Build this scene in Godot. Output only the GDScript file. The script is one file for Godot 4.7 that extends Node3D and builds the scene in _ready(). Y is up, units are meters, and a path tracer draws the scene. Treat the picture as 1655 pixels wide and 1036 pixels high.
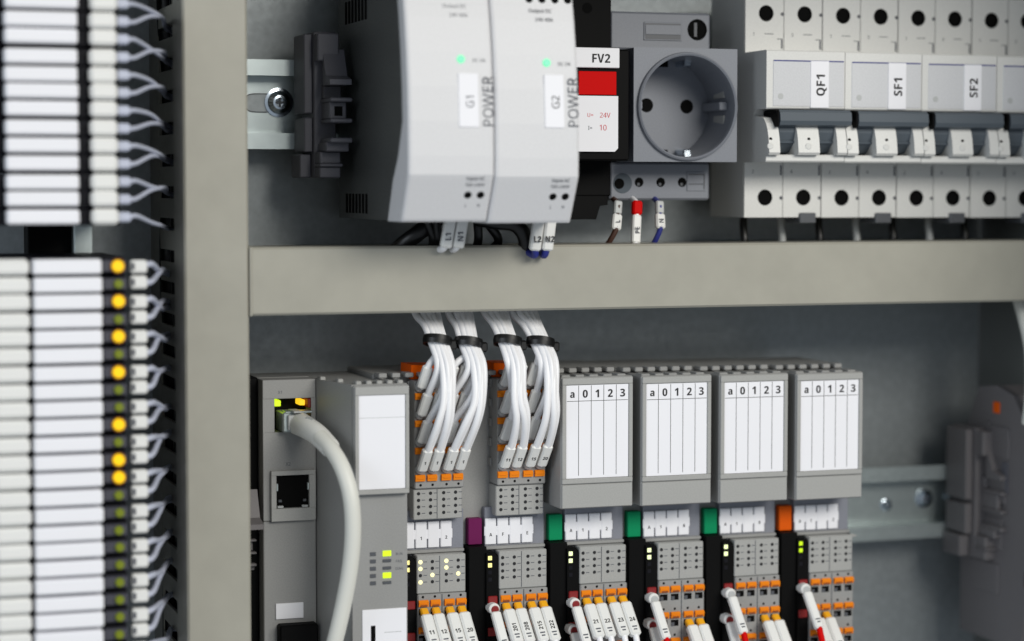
extends Node3D
# A close-up of the inside of an electrical control cabinet. All sizes below are in cabinet units of 0.86 mm (K metres):
# x along the mounting plate, y up, z out of the plate towards the viewer.
const K := 0.00086
var M := {}
var cache := {}
var rng := RandomNumberGenerator.new()
var ORD := ["first", "second", "third", "fourth", "fifth", "sixth", "seventh", "eighth", "ninth", "tenth", "eleventh", "twelfth", "thirteenth", "fourteenth", "fifteenth", "sixteenth", "seventeenth", "eighteenth", "nineteenth", "twentieth", "twenty-first", "twenty-second", "twenty-third"]


class Shape:
	var v := PackedVector3Array()
	var n := PackedVector3Array()
	var t := Transform3D.IDENTITY

	func tri(a: Vector3, b: Vector3, c: Vector3, na: Vector3, nb: Vector3, nc: Vector3) -> void:
		a = t * a; b = t * b; c = t * c
		na = t.basis * na; nb = t.basis * nb; nc = t.basis * nc
		if (c - a).cross(b - a).dot(na + nb + nc) >= 0.0:
			v.append_array([a, b, c]); n.append_array([na, nb, nc])
		else:
			v.append_array([a, c, b]); n.append_array([na, nc, nb])

	func quad(a: Vector3, b: Vector3, c: Vector3, d: Vector3, o: Vector3) -> void:
		var m := (b - a).cross(c - a)
		if m.length_squared() < 1e-14:
			m = (c - a).cross(d - a)
		m = m.normalized()
		if m.dot(o) < 0.0:
			m = -m
		tri(a, b, c, m, m, m); tri(a, c, d, m, m, m)

	# box with chamfered edges
	func box(lo: Vector3, hi: Vector3, e := 0.4) -> Shape:
		var c := (lo + hi) / 2.0
		var h := (hi - lo) / 2.0
		e = minf(e, minf(h.x, minf(h.y, h.z)) * 0.6)
		var p := func(sx: int, sy: int, sz: int, ax: int) -> Vector3:
			var q := h - Vector3(e, e, e)
			q[ax] = h[ax]
			return c + q * Vector3(sx, sy, sz)
		for ax in 3:
			for s in [-1, 1]:
				var k := []
				for w in [[-1, -1], [1, -1], [1, 1], [-1, 1]]:
					var g := [0, 0, 0]
					g[ax] = s; g[(ax + 1) % 3] = w[0]; g[(ax + 2) % 3] = w[1]
					k.append(p.call(g[0], g[1], g[2], ax))
				var o := Vector3.ZERO
				o[ax] = s
				quad(k[0], k[1], k[2], k[3], o)
		for ax in 3:
			var b := (ax + 1) % 3
			var d := (ax + 2) % 3
			for s in [-1, 1]:
				for w in [-1, 1]:
					var k := []
					for q in [[-1, b], [1, b], [1, d], [-1, d]]:
						var g := [0, 0, 0]
						g[ax] = q[0]; g[b] = s; g[d] = w
						k.append(p.call(g[0], g[1], g[2], q[1]))
					var o := Vector3.ZERO
					o[b] = s; o[d] = w
					quad(k[0], k[1], k[2], k[3], o)
		for sx in [-1, 1]:
			for sy in [-1, 1]:
				for sz in [-1, 1]:
					var m := Vector3(sx, sy, sz).normalized()
					tri(p.call(sx, sy, sz, 0), p.call(sx, sy, sz, 1), p.call(sx, sy, sz, 2), m, m, m)
		return self

	# outline in two axes, pushed along the third: axis 0 takes (z, y) points, axis 1 (x, z), axis 2 (x, y)
	func prism(pts: PackedVector2Array, axis: int, lo: float, hi: float) -> Shape:
		var at := func(q: Vector2, w: float) -> Vector3:
			return Vector3(w, q.y, q.x) if axis == 0 else Vector3(q.x, w, q.y) if axis == 1 else Vector3(q.x, q.y, w)
		var o := Vector3.ZERO
		o[axis] = 1
		var ids := Geometry2D.triangulate_polygon(pts)
		for i in range(0, ids.size(), 3):
			tri(at.call(pts[ids[i]], hi), at.call(pts[ids[i + 1]], hi), at.call(pts[ids[i + 2]], hi), o, o, o)
			tri(at.call(pts[ids[i]], lo), at.call(pts[ids[i + 1]], lo), at.call(pts[ids[i + 2]], lo), -o, -o, -o)
		var cw := Geometry2D.is_polygon_clockwise(pts)
		for i in pts.size():
			var a := pts[i]
			var b := pts[(i + 1) % pts.size()]
			var w := Vector2(b.y - a.y, a.x - b.x)
			if cw:
				w = -w
			quad(at.call(a, lo), at.call(b, lo), at.call(b, hi), at.call(a, hi), at.call(w, 0.0))
		return self

	# turned shape round the z axis: points (radius, z)
	func lathe(pts: Array, at: Vector3, seg := 20) -> Shape:
		for i in pts.size() - 1:
			var a: Vector2 = pts[i]
			var b: Vector2 = pts[i + 1]
			var w := Vector2(b.y - a.y, a.x - b.x).normalized()
			for k in seg:
				var u := Vector3(cos(TAU * k / seg), sin(TAU * k / seg), 0)
				var x := Vector3(cos(TAU * (k + 1) / seg), sin(TAU * (k + 1) / seg), 0)
				var z := Vector3(0, 0, 1)
				var nu := u * w.x + z * w.y
				var nx := x * w.x + z * w.y
				if a.x > 1e-4:
					tri(at + u * a.x + z * a.y, at + x * a.x + z * a.y, at + u * b.x + z * b.y, nu, nx, nu)
				if b.x > 1e-4:
					tri(at + x * a.x + z * a.y, at + x * b.x + z * b.y, at + u * b.x + z * b.y, nx, nx, nu)
		return self

	func tube(pts: Array, r: float, sides := 10, r2 := -1.0) -> Shape:
		var line := []
		for i in pts.size() - 1:
			var p0: Vector3 = pts[maxi(i - 1, 0)]
			var p1: Vector3 = pts[i]
			var p2: Vector3 = pts[i + 1]
			var p3: Vector3 = pts[mini(i + 2, pts.size() - 1)]
			for k in 6:
				line.append(p1.cubic_interpolate(p2, p0, p3, k / 6.0))
		line.append(pts[-1])
		var up := Vector3(0.31, 0.2, 0.93)
		var rings := []
		var norms := []
		for i in line.size():
			var d: Vector3 = (line[mini(i + 1, line.size() - 1)] - line[maxi(i - 1, 0)]).normalized()
			var s := d.cross(up).normalized()
			up = s.cross(d).normalized()
			var q: float = r if r2 < 0 else lerpf(r, r2, float(i) / (line.size() - 1))
			var ring := []
			var nr := []
			for k in sides:
				var m := s * cos(TAU * k / sides) + up * sin(TAU * k / sides)
				ring.append(line[i] + m * q)
				nr.append(m)
			rings.append(ring)
			norms.append(nr)
		for i in line.size() - 1:
			for k in sides:
				var j := (k + 1) % sides
				tri(rings[i][k], rings[i][j], rings[i + 1][j], norms[i][k], norms[i][j], norms[i + 1][j])
				tri(rings[i][k], rings[i + 1][j], rings[i + 1][k], norms[i][k], norms[i + 1][j], norms[i + 1][k])
		for e in [0, line.size() - 1]:
			var d: Vector3 = (line[1] - line[0] if e else line[0] - line[1]).normalized()
			if e:
				d = (line[-1] - line[-2]).normalized()
			for k in sides:
				tri(line[e], rings[e][k], rings[e][(k + 1) % sides], d, d, d)
		return self

	# flat plate facing +z with a round hole and the hole's inner wall down to depth
	func holed(lo: Vector2, hi: Vector2, z: float, c: Vector2, r: float, depth: float) -> Shape:
		var ang := []
		for k in 40:
			ang.append(TAU * k / 40.0 - PI)
		for q in [lo, hi, Vector2(lo.x, hi.y), Vector2(hi.x, lo.y)]:
			ang.append((q - c).angle())
		ang.sort()
		for k in ang.size():
			var a: float = ang[k]
			var b: float = ang[(k + 1) % ang.size()]
			var ends := []
			for w in [a, b]:
				var d := Vector2(cos(w), sin(w))
				var s := 1e9
				for ax in 2:
					if absf(d[ax]) > 1e-6:
						s = minf(s, ((hi[ax] if d[ax] > 0 else lo[ax]) - c[ax]) / d[ax])
				ends.append([c + d * r, c + d * s])
			var z1 := Vector3(0, 0, 1)
			var i0 := Vector3(ends[0][0].x, ends[0][0].y, z)
			var i1 := Vector3(ends[1][0].x, ends[1][0].y, z)
			var o0 := Vector3(ends[0][1].x, ends[0][1].y, z)
			var o1 := Vector3(ends[1][1].x, ends[1][1].y, z)
			if i0.distance_to(i1) < 1e-5:
				continue
			quad(i0, o0, o1, i1, z1)
			var dn := Vector3(0, 0, -depth)
			var m := Vector3(c.x, c.y, z) - (i0 + i1) / 2.0
			quad(i0, i1, i1 + dn, i0 + dn, m)
		return self

	func mesh() -> ArrayMesh:
		var a := []
		a.resize(Mesh.ARRAY_MAX)
		var p := PackedVector3Array()
		p.resize(v.size())
		for i in v.size():
			p[i] = v[i] * K
		for i in n.size():
			n[i] = n[i].normalized()
		a[Mesh.ARRAY_VERTEX] = p
		a[Mesh.ARRAY_NORMAL] = n
		var m := ArrayMesh.new()
		m.add_surface_from_arrays(Mesh.PRIMITIVE_TRIANGLES, a)
		return m


func V(x: float, y: float, z: float) -> Vector3:
	return Vector3(x, y, z)


func S() -> Shape:
	return Shape.new()


func numbered(called: String, parent: Node) -> String:
	var key := str(parent.get_instance_id()) + called
	var i: int = cache.get(key, 0)
	cache[key] = i + 1
	return called if i == 0 else "%s_%03d" % [called, i]


func thing(called: String, label: String, category: String, at := Vector3.ZERO, group := "") -> Node3D:
	var o := Node3D.new()
	o.name = numbered(called, self)
	add_child(o, true)
	o.position = at * K
	tag(o, label, category, group)
	return o


func tag(o: Node, label: String, category: String, group := "") -> void:
	o.set_meta("label", label)
	o.set_meta("category", category)
	if group:
		o.set_meta("group", group)


# one named mesh; geometry is a Shape or a ready Mesh, at is an offset in units
func obj(called: String, geometry, m: Material, parent: Node = self, at := Vector3.ZERO, label := "") -> MeshInstance3D:
	var o := MeshInstance3D.new()
	o.name = numbered(called, parent)
	o.mesh = geometry.mesh() if geometry is Shape else geometry
	o.material_override = m
	o.position = at * K
	if label:
		o.set_meta("label", label)
	parent.add_child(o, true)
	return o


func struct(called: String, geometry, m: Material) -> MeshInstance3D:
	var o := obj(called, geometry, m)
	o.set_meta("kind", "structure")
	return o


# flat print: text of cap height h units, centred at a point, facing +z, turned by an angle
func print_text(text: String, h: float, at: Vector3, m: Material, parent: Node, turn := 0.0, bold := true, tilt := 0.0) -> void:
	var key := "text" + text + str(bold)
	if not cache.has(key):
		var f := SystemFont.new()
		f.font_names = PackedStringArray(["Droid Sans"])
		if bold:
			f.font_weight = 700
		var t := TextMesh.new()
		t.text = text
		t.font = f
		t.font_size = 48
		t.pixel_size = 0.001
		t.depth = 0.0015
		t.curve_step = 2.0
		cache[key] = t
	var o := obj("lettering", cache[key], m, parent, at)
	o.rotation = Vector3(tilt, 0, turn)
	o.scale = Vector3.ONE * (h * K / (0.714 * 48 * 0.001))


func make(key: String, build: Callable) -> Mesh:
	if not cache.has(key):
		cache[key] = build.call().mesh()
	return cache[key]


func dot(r: float, h := 0.3) -> Mesh:
	return make("dot%f_%f" % [r, h], func(): return S().lathe([Vector2(r, -0.2), Vector2(r, h * 0.6), Vector2(r * 0.8, h), Vector2(0, h)], Vector3.ZERO, 14))


# a terminal opening: dark cup with a slotted screw head deep inside, for a hole of radius r
func cup(r: float, depth: float) -> Mesh:
	return make("cup%f_%f" % [r, depth], func(): return S().lathe([Vector2(0, -depth), Vector2(r, -depth), Vector2(r, -0.05)], Vector3.ZERO, 24))


func noise(freq: float, lo: float, hi: float, seed_: int, octaves := 3, type := FastNoiseLite.TYPE_SIMPLEX_SMOOTH) -> NoiseTexture2D:
	var f := FastNoiseLite.new()
	f.noise_type = type
	f.seed = seed_
	f.frequency = freq
	f.fractal_octaves = octaves
	var g := Gradient.new()
	g.set_color(0, Color(lo, lo, lo))
	g.set_color(1, Color(hi, hi, hi))
	var t := NoiseTexture2D.new()
	t.width = 512
	t.height = 512
	t.seamless = true
	t.noise = f
	t.color_ramp = g
	return t


func mat(key: String, c: Color, rough := 0.45, metal := 0.0, tex: Texture2D = null, scale := 20.0, rtex: Texture2D = null) -> StandardMaterial3D:
	var m := StandardMaterial3D.new()
	m.resource_name = key
	m.albedo_color = c
	m.roughness = rough
	m.metallic = metal
	if tex:
		m.albedo_texture = tex
	if rtex:
		m.roughness_texture = rtex
	m.uv1_triplanar = true
	m.uv1_world_triplanar = true
	m.uv1_scale = Vector3.ONE * scale
	M[key] = m
	return m


func glow(key: String, c: Color, energy: float) -> void:
	var m := mat(key, c * 0.6, 0.4)
	m.emission_enabled = true
	m.emission = c
	m.emission_energy_multiplier = energy


func materials() -> void:
	var fine := noise(0.08, 0.93, 1.0, 3, 3)
	var blot := noise(0.012, 0.96, 1.0, 7, 4)
	var rough := noise(0.05, 0.75, 1.0, 11, 4)
	var spangle := noise(0.06, 0.9, 1.0, 5, 3, FastNoiseLite.TYPE_CELLULAR)
	mat("plate", Color(0.67, 0.695, 0.705), 0.48, 0.4, spangle, 9.0, rough)
	mat("steel", Color(0.78, 0.82, 0.82), 0.4, 0.75, blot, 14.0, rough)
	mat("screw", Color(0.8, 0.84, 0.88), 0.2, 1.0)
	mat("duct", Color(0.645, 0.635, 0.59), 0.42, 0.0, blot, 7.0, rough)
	mat("psu_white", Color(0.86, 0.86, 0.87), 0.5, 0.0, fine, 30.0)
	mat("psu_dark", Color(0.31, 0.32, 0.32), 0.5, 0.3, fine, 30.0, rough)
	mat("bracket", Color(0.37, 0.37, 0.4), 0.5, 0.0, fine, 30.0)
	mat("paper", Color(0.93, 0.93, 0.95), 0.6)
	mat("module", Color(0.6, 0.6, 0.595), 0.5, 0.0, fine, 30.0, rough)
	mat("module_light", Color(0.66, 0.66, 0.65), 0.5, 0.0, fine, 30.0, rough)
	mat("module_blue", Color(0.53, 0.54, 0.58), 0.5, 0.0, fine, 30.0, rough)
	mat("socket", Color(0.5, 0.515, 0.55), 0.48, 0.0, fine, 30.0, rough)
	mat("breaker", Color(0.87, 0.87, 0.86), 0.45, 0.0, fine, 30.0)
	mat("breaker_panel", Color(0.82, 0.825, 0.84), 0.45, 0.0, fine, 30.0)
	mat("lever", Color(0.34, 0.37, 0.4), 0.4)
	mat("black", Color(0.035, 0.035, 0.038), 0.6, 0.0, fine, 30.0)
	mat("hole", Color(0.03, 0.03, 0.03), 0.8)
	mat("ink", Color(0.1, 0.1, 0.11), 0.7)
	mat("ink_grey", Color(0.34, 0.35, 0.38), 0.7)
	mat("ink_red", Color(0.8, 0.3, 0.33), 0.7)
	mat("ink_blue", Color(0.2, 0.23, 0.5), 0.6)
	mat("red", Color(0.8, 0.0, 0.0), 0.6)
	mat("dark_red", Color(0.5, 0.05, 0.06), 0.5)
	mat("wine", Color(0.42, 0.12, 0.32), 0.5)
	mat("green", Color(0.05, 0.55, 0.36), 0.5)
	mat("orange", Color(0.93, 0.53, 0.12), 0.45)
	mat("tab_orange", Color(0.88, 0.36, 0.05), 0.45)
	mat("lever_slot", Color(0.5, 0.24, 0.04), 0.6)
	mat("latch", Color(0.93, 0.38, 0.02), 0.4)
	mat("amber_plastic", Color(0.95, 0.68, 0.1), 0.45)
	mat("wire_white", Color(0.94, 0.94, 0.95), 0.4)
	mat("wire_lilac", Color(0.76, 0.78, 0.85), 0.4)
	mat("sleeve", Color(0.9, 0.9, 0.89), 0.45)
	mat("sleeve_grey", Color(0.7, 0.71, 0.71), 0.45)
	mat("cable", Color(0.85, 0.85, 0.82), 0.45)
	mat("boot", Color(0.9, 0.9, 0.88), 0.45)
	mat("cable_black", Color(0.035, 0.035, 0.035), 0.4)
	mat("brown", Color(0.27, 0.17, 0.13), 0.45)
	mat("blue", Color(0.15, 0.18, 0.5), 0.4)
	mat("relay", Color(0.09, 0.09, 0.11), 0.5)
	mat("relay_grey", Color(0.25, 0.25, 0.29), 0.5)
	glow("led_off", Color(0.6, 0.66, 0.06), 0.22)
	mat("led_ring", Color(0.5, 0.28, 0.04), 0.4)
	mat("led_dark", Color(0.13, 0.13, 0.14), 0.3)
	mat("lamp_grey", Color(0.32, 0.33, 0.35), 0.35)
	mat("cabinet", Color(0.42, 0.43, 0.42), 0.5, 0.0, blot, 7.0)
	mat("terminal_grey", Color(0.45, 0.435, 0.44), 0.5, 0.0, fine, 30.0)
	for k in ["red", "black", "hole", "orange", "latch", "relay", "tab_orange", "green", "wine", "lever"]:
		M[k].metallic_specular = 0.22
	glow("led_amber", Color(1.0, 0.8, 0.0), 1.0)
	glow("led_green", Color(0.4, 0.95, 0.68), 1.0)
	glow("led_lime", Color(0.82, 0.95, 0.12), 1.1)
	glow("led_warm", Color(1.0, 0.97, 0.72), 1.3)
	glow("led_yellow", Color(1.0, 0.8, 0.15), 1.1)


func _ready() -> void:
	rng.seed = 41
	var cam := Camera3D.new()
	cam.name = "camera"
	cam.position = Vector3(-327.85, 62.26, 1049.44) * K
	cam.rotation = Vector3(deg_to_rad(-3.465), deg_to_rad(-18.595), 0)
	cam.fov = 16.376
	cam.near = 0.05
	cam.far = 50.0
	var lens := CameraAttributesPhysical.new()
	lens.frustum_focal_length = 83.4
	lens.frustum_near = 0.05
	lens.frustum_far = 50.0
	lens.frustum_focus_distance = 1045.0 * K
	lens.exposure_aperture = 4.6
	cam.attributes = lens
	add_child(cam)
	cam.fov = 16.376
	var we := WorldEnvironment.new()
	we.name = "environment"
	var env := Environment.new()
	env.background_mode = Environment.BG_COLOR
	env.background_color = Color(0.68, 0.71, 0.74)
	env.background_energy_multiplier = 0.76
	env.tonemap_mode = Environment.TONE_MAPPER_LINEAR
	env.tonemap_exposure = 0.94
	env.sdfgi_enabled = true
	env.ssao_enabled = true
	env.ssil_enabled = true
	we.environment = env
	add_child(we)
	area_light("ceiling_light", Vector3(0.75, 0.92, 2.0), Vector2(1.4, 0.7), Color(1.0, 0.985, 0.95), 4.4)
	area_light("window_light", Vector3(-2.1, 0.55, 1.1), Vector2(1.3, 1.1), Color(0.92, 0.96, 1.0), 1.5)

	materials()
	setting()
	ducts()
	rail_top()
	end_bracket()
	power_supply(-65.3, "grey and white power supply labelled G1 beside the rail bracket", "G1", 138.8, 116.7, 0.0)
	power_supply(-26.1, "grey and white power supply labelled G2 beside the red fuse device", "G2", 137.7, 115.8, -0.8)
	power_wires()
	surge_device()
	socket()
	socket_wires()
	breakers()
	io_modules()
	plug_wires()
	coupler()
	ethernet()
	rail_bottom()
	terminal_block()
	relays()


func area_light(called: String, at: Vector3, size: Vector2, c: Color, energy: float) -> void:
	var l := AreaLight3D.new()
	l.name = called
	l.area_size = size
	l.light_color = c
	l.light_energy = energy
	l.area_range = 8.0
	l.area_attenuation = 2.0
	l.shadow_enabled = true
	add_child(l)
	l.look_at_from_position(at, Vector3(0.02, 0.02, 0.05), Vector3.UP)


func setting() -> void:
	struct("mounting_plate", S().box(V(-420, -260, -23), V(301, 300, -20), 0.5), M.plate)
	struct("cabinet_wall", S().box(V(302, -260, -60), V(305, 240, 240), 0.5), M.cabinet)
	struct("cabinet_roof", S().box(V(-420, 240.3, -60), V(305, 244, 240), 0.5), M.cabinet)


func fingers(called_parent: Node, horizontal: bool, lo: float, hi: float, a: float, b: float) -> void:
	# slotted walls of a wiring duct: a and b are the two walls' places, slots cut between z 6 and 46
	for w in [a, b]:
		var base := S()
		var top := S()
		if horizontal:
			base.box(V(lo, w - 0.8, -20), V(hi, w + 0.8, 6), 0.2)
			top.box(V(lo, w - 0.8, 46), V(hi, w + 0.8, 62), 0.2)
		else:
			base.box(V(w - 0.8, lo, -20), V(w + 0.8, hi, 6), 0.2)
			top.box(V(w - 0.8, lo, 46), V(w + 0.8, hi, 62), 0.2)
		obj("wall", base, M.duct, called_parent)
		obj("wall", top, M.duct, called_parent)
		var p := lo
		while p < hi - 9.0:
			var f := S()
			if horizontal:
				f.box(V(p, w - 0.8, 6), V(p + 9.0, w + 0.8, 46), 0.2)
			else:
				f.box(V(w - 0.8, p, 6), V(w + 0.8, p + 9.0, 46), 0.2)
			obj("finger", f, M.duct, called_parent)
			p += 14.6


func ducts() -> void:
	var d := thing("cable_duct", "upright beige cable duct with slotted sides and flat cover", "cable duct")
	var c := S()
	c.prism(PackedVector2Array([Vector2(-152.6, 53), Vector2(-152.6, 77), Vector2(-151.6, 78), Vector2(-124.9, 78), Vector2(-123.9, 77), Vector2(-123.9, 53), Vector2(-125.2, 53), Vector2(-125.2, 76.5), Vector2(-151.3, 76.5), Vector2(-151.3, 53)]), 1, -230, 230)
	obj("cover", c, M.duct, d)
	fingers(d, false, -230, 230, -150.2, -126.4)
	obj("bottom", S().box(V(-149, -230, -19.8), V(-127.6, 230, -18.5), 0.1), M.duct, d)
	for k in 5:
		var line := []
		for j in 12:
			line.append(V(-146.0 + k * 3.4 + rng.randf_range(-0.8, 0.8), -225 + j * 41.0, [4.0, 24.0, 12.0, 34.0, 18.0][k] + rng.randf_range(-3, 3)))
		tag(obj("duct_cable", S().tube(line, 6.2 if k % 2 else 5.0, 8), M.cable_black), "black cable lying inside the upright duct, %s in from its slotted left side" % ORD[k], "cable", "cables inside the upright duct")
	d = thing("cable_duct", "level beige cable duct crossing between both rows of devices", "cable duct")
	c = S()
	c.prism(PackedVector2Array([Vector2(53, 4.6), Vector2(77, 4.6), Vector2(78, 5.6), Vector2(78, 33.9), Vector2(77, 34.9), Vector2(53, 34.9), Vector2(53, 33.6), Vector2(76.5, 33.6), Vector2(76.5, 5.9), Vector2(53, 5.9)]), 0, -122.4, 300)
	obj("cover", c, M.duct, d)
	obj("end_cap", S().box(V(-123.7, 4.3, 52), V(-122.45, 35.2, 78.5), 0.35), M.duct, d)
	fingers(d, true, -122, 300, 7.2, 32.4)
	obj("bottom", S().box(V(-122, 8.2, -19.8), V(300, 31.4, -18.5), 0.1), M.duct, d)


func rail(o: Node, y0: float, y1: float, x0: float, x1: float, zb: float, zf: float, m: Material) -> void:
	# top hat profile, drawn as (z, y)
	var p := PackedVector2Array([Vector2(zf, y1), Vector2(zf, y1 - 6.2), Vector2(zb, y1 - 6.2), Vector2(zb, y0 + 6.2), Vector2(zf, y0 + 6.2), Vector2(zf, y0),
		Vector2(zf + 1.4, y0), Vector2(zf + 1.4, y0 + 7.6), Vector2(zb + 1.4, y0 + 7.6), Vector2(zb + 1.4, y1 - 7.6), Vector2(zf + 1.4, y1 - 7.6), Vector2(zf + 1.4, y1)])
	obj("profile", S().prism(p, 0, x0, x1), m, o)


func screw(at: Vector3, r: float, parent: Node) -> void:
	var s := obj("screw", S().lathe([Vector2(r * 1.25, 0), Vector2(r * 1.25, 0.7), Vector2(r, 0.9), Vector2(r * 0.95, 2.0), Vector2(r * 0.6, 3.1), Vector2(r * 0.42, 3.2), Vector2(r * 0.36, 2.0), Vector2(0, 1.9)], Vector3.ZERO, 28), M.screw, parent, at)
	var x := S()
	x.box(V(-r * 0.4, -r * 0.09, 1.9), V(r * 0.4, r * 0.09, 2.6), 0.05).box(V(-r * 0.09, -r * 0.4, 1.91), V(r * 0.09, r * 0.4, 2.61), 0.05)
	obj("recess", x, M.lamp_grey, s)


func rail_top() -> void:
	var o := thing("mounting_rail", "galvanised mounting rail with a cross-head screw above the beige duct", "rail")
	rail(o, 79.6, 122.0, -124, 290, -6, 5, M.steel)
	var p := PackedVector2Array()
	for k in 13:
		var a := PI / 2 + PI * k / 12.0
		p.append(Vector2(-104.5 + 4.0 * cos(a), 101.8 + 4.0 * sin(a)))
	p.append_array([Vector2(-92, 97.8), Vector2(-92, 105.8)])
	obj("slot", S().prism(p, 2, -4.7, -4.45), M.plate, o)
	obj("slot_rim", S().tube([V(-92, 106, -4.4), V(-104.5, 106, -4.4), V(-108, 103.6, -4.4), V(-108, 100, -4.4), V(-104.5, 97.6, -4.4), V(-92, 97.6, -4.4)], 0.28, 5), M.lamp_grey, o)
	screw(V(-91.5, 102.1, -4.4), 5.6, o)


func bracket_shape(mirror: float, sc: float, o: Node, m: Material) -> void:
	# snap-on end bracket: a stack of ribs and steps clipped on a rail, seen from its end
	var a := func(x: float, y: float, z: float) -> Vector3:
		return V(x * mirror, y, z) * sc
	var bx := func(called: String, x0: float, y0: float, z0: float, x1: float, y1: float, z1: float, e := 0.5) -> void:
		var p: Vector3 = a.call(x0, y0, z0)
		var q: Vector3 = a.call(x1, y1, z1)
		obj(called, S().box(p.min(q), p.max(q), e), m, o)
	bx.call("body", 1.5, -34, 0, 12, 34, 24)
	bx.call("side_plate", -2.5, -4, 0, 1.5, 33, 21)
	bx.call("side_plate", -2.5, -22, 0, 1.5, -6, 21)
	bx.call("foot", -4, -34, 0, 1.4, -23, 18)
	bx.call("step", 1.6, 20, 23.5, 11.8, 32.8, 31)
	obj("shoulder", S().prism(PackedVector2Array([Vector2(30, 21), Vector2(30, 25.4), Vector2(36, 13), Vector2(44, 11), Vector2(44, 8.6), Vector2(30, 8.6)]), 0, minf(4.2 * mirror, 14.4 * mirror) * sc, maxf(4.2 * mirror, 14.4 * mirror) * sc), m, o)
	bx.call("rib", 4.4, 0.8, 23.8, 14.6, 2.6, 45)
	bx.call("rib", 4.4, -8.8, 23.8, 14.6, -7.0, 45)
	bx.call("core", 5.0, 2.6, 23.7, 13.6, 8.7, 28)
	bx.call("core", 5.0, -7.1, 23.7, 13.0, 0.9, 40)
	bx.call("rib", 4.4, -18, 23.8, 14.6, -15.8, 45)
	bx.call("step", 3.5, -22, 23.7, 14.2, -17.6, 40)
	bx.call("step", 1.7, -27.6, 23.6, 11.6, -22.1, 34)
	bx.call("rib", 1.4, -29, 23.5, 12.2, -27.5, 36)
	bx.call("step", 1.7, -34.1, 23.4, 11.6, -29, 34)
	obj("opening", S().box(a.call(7.2 if mirror > 0 else 11.0, -5.6, 39.5), a.call(11.0 if mirror > 0 else 7.2, -1.2, 40.15), 0.05), M.hole, o)


func end_bracket() -> void:
	var o := thing("end_bracket", "dark grey stepped end bracket clipped on rail beside power supply G1", "bracket", V(-84, 100, 6.5))
	bracket_shape(1.0, 1.0, o, M.bracket)


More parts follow.
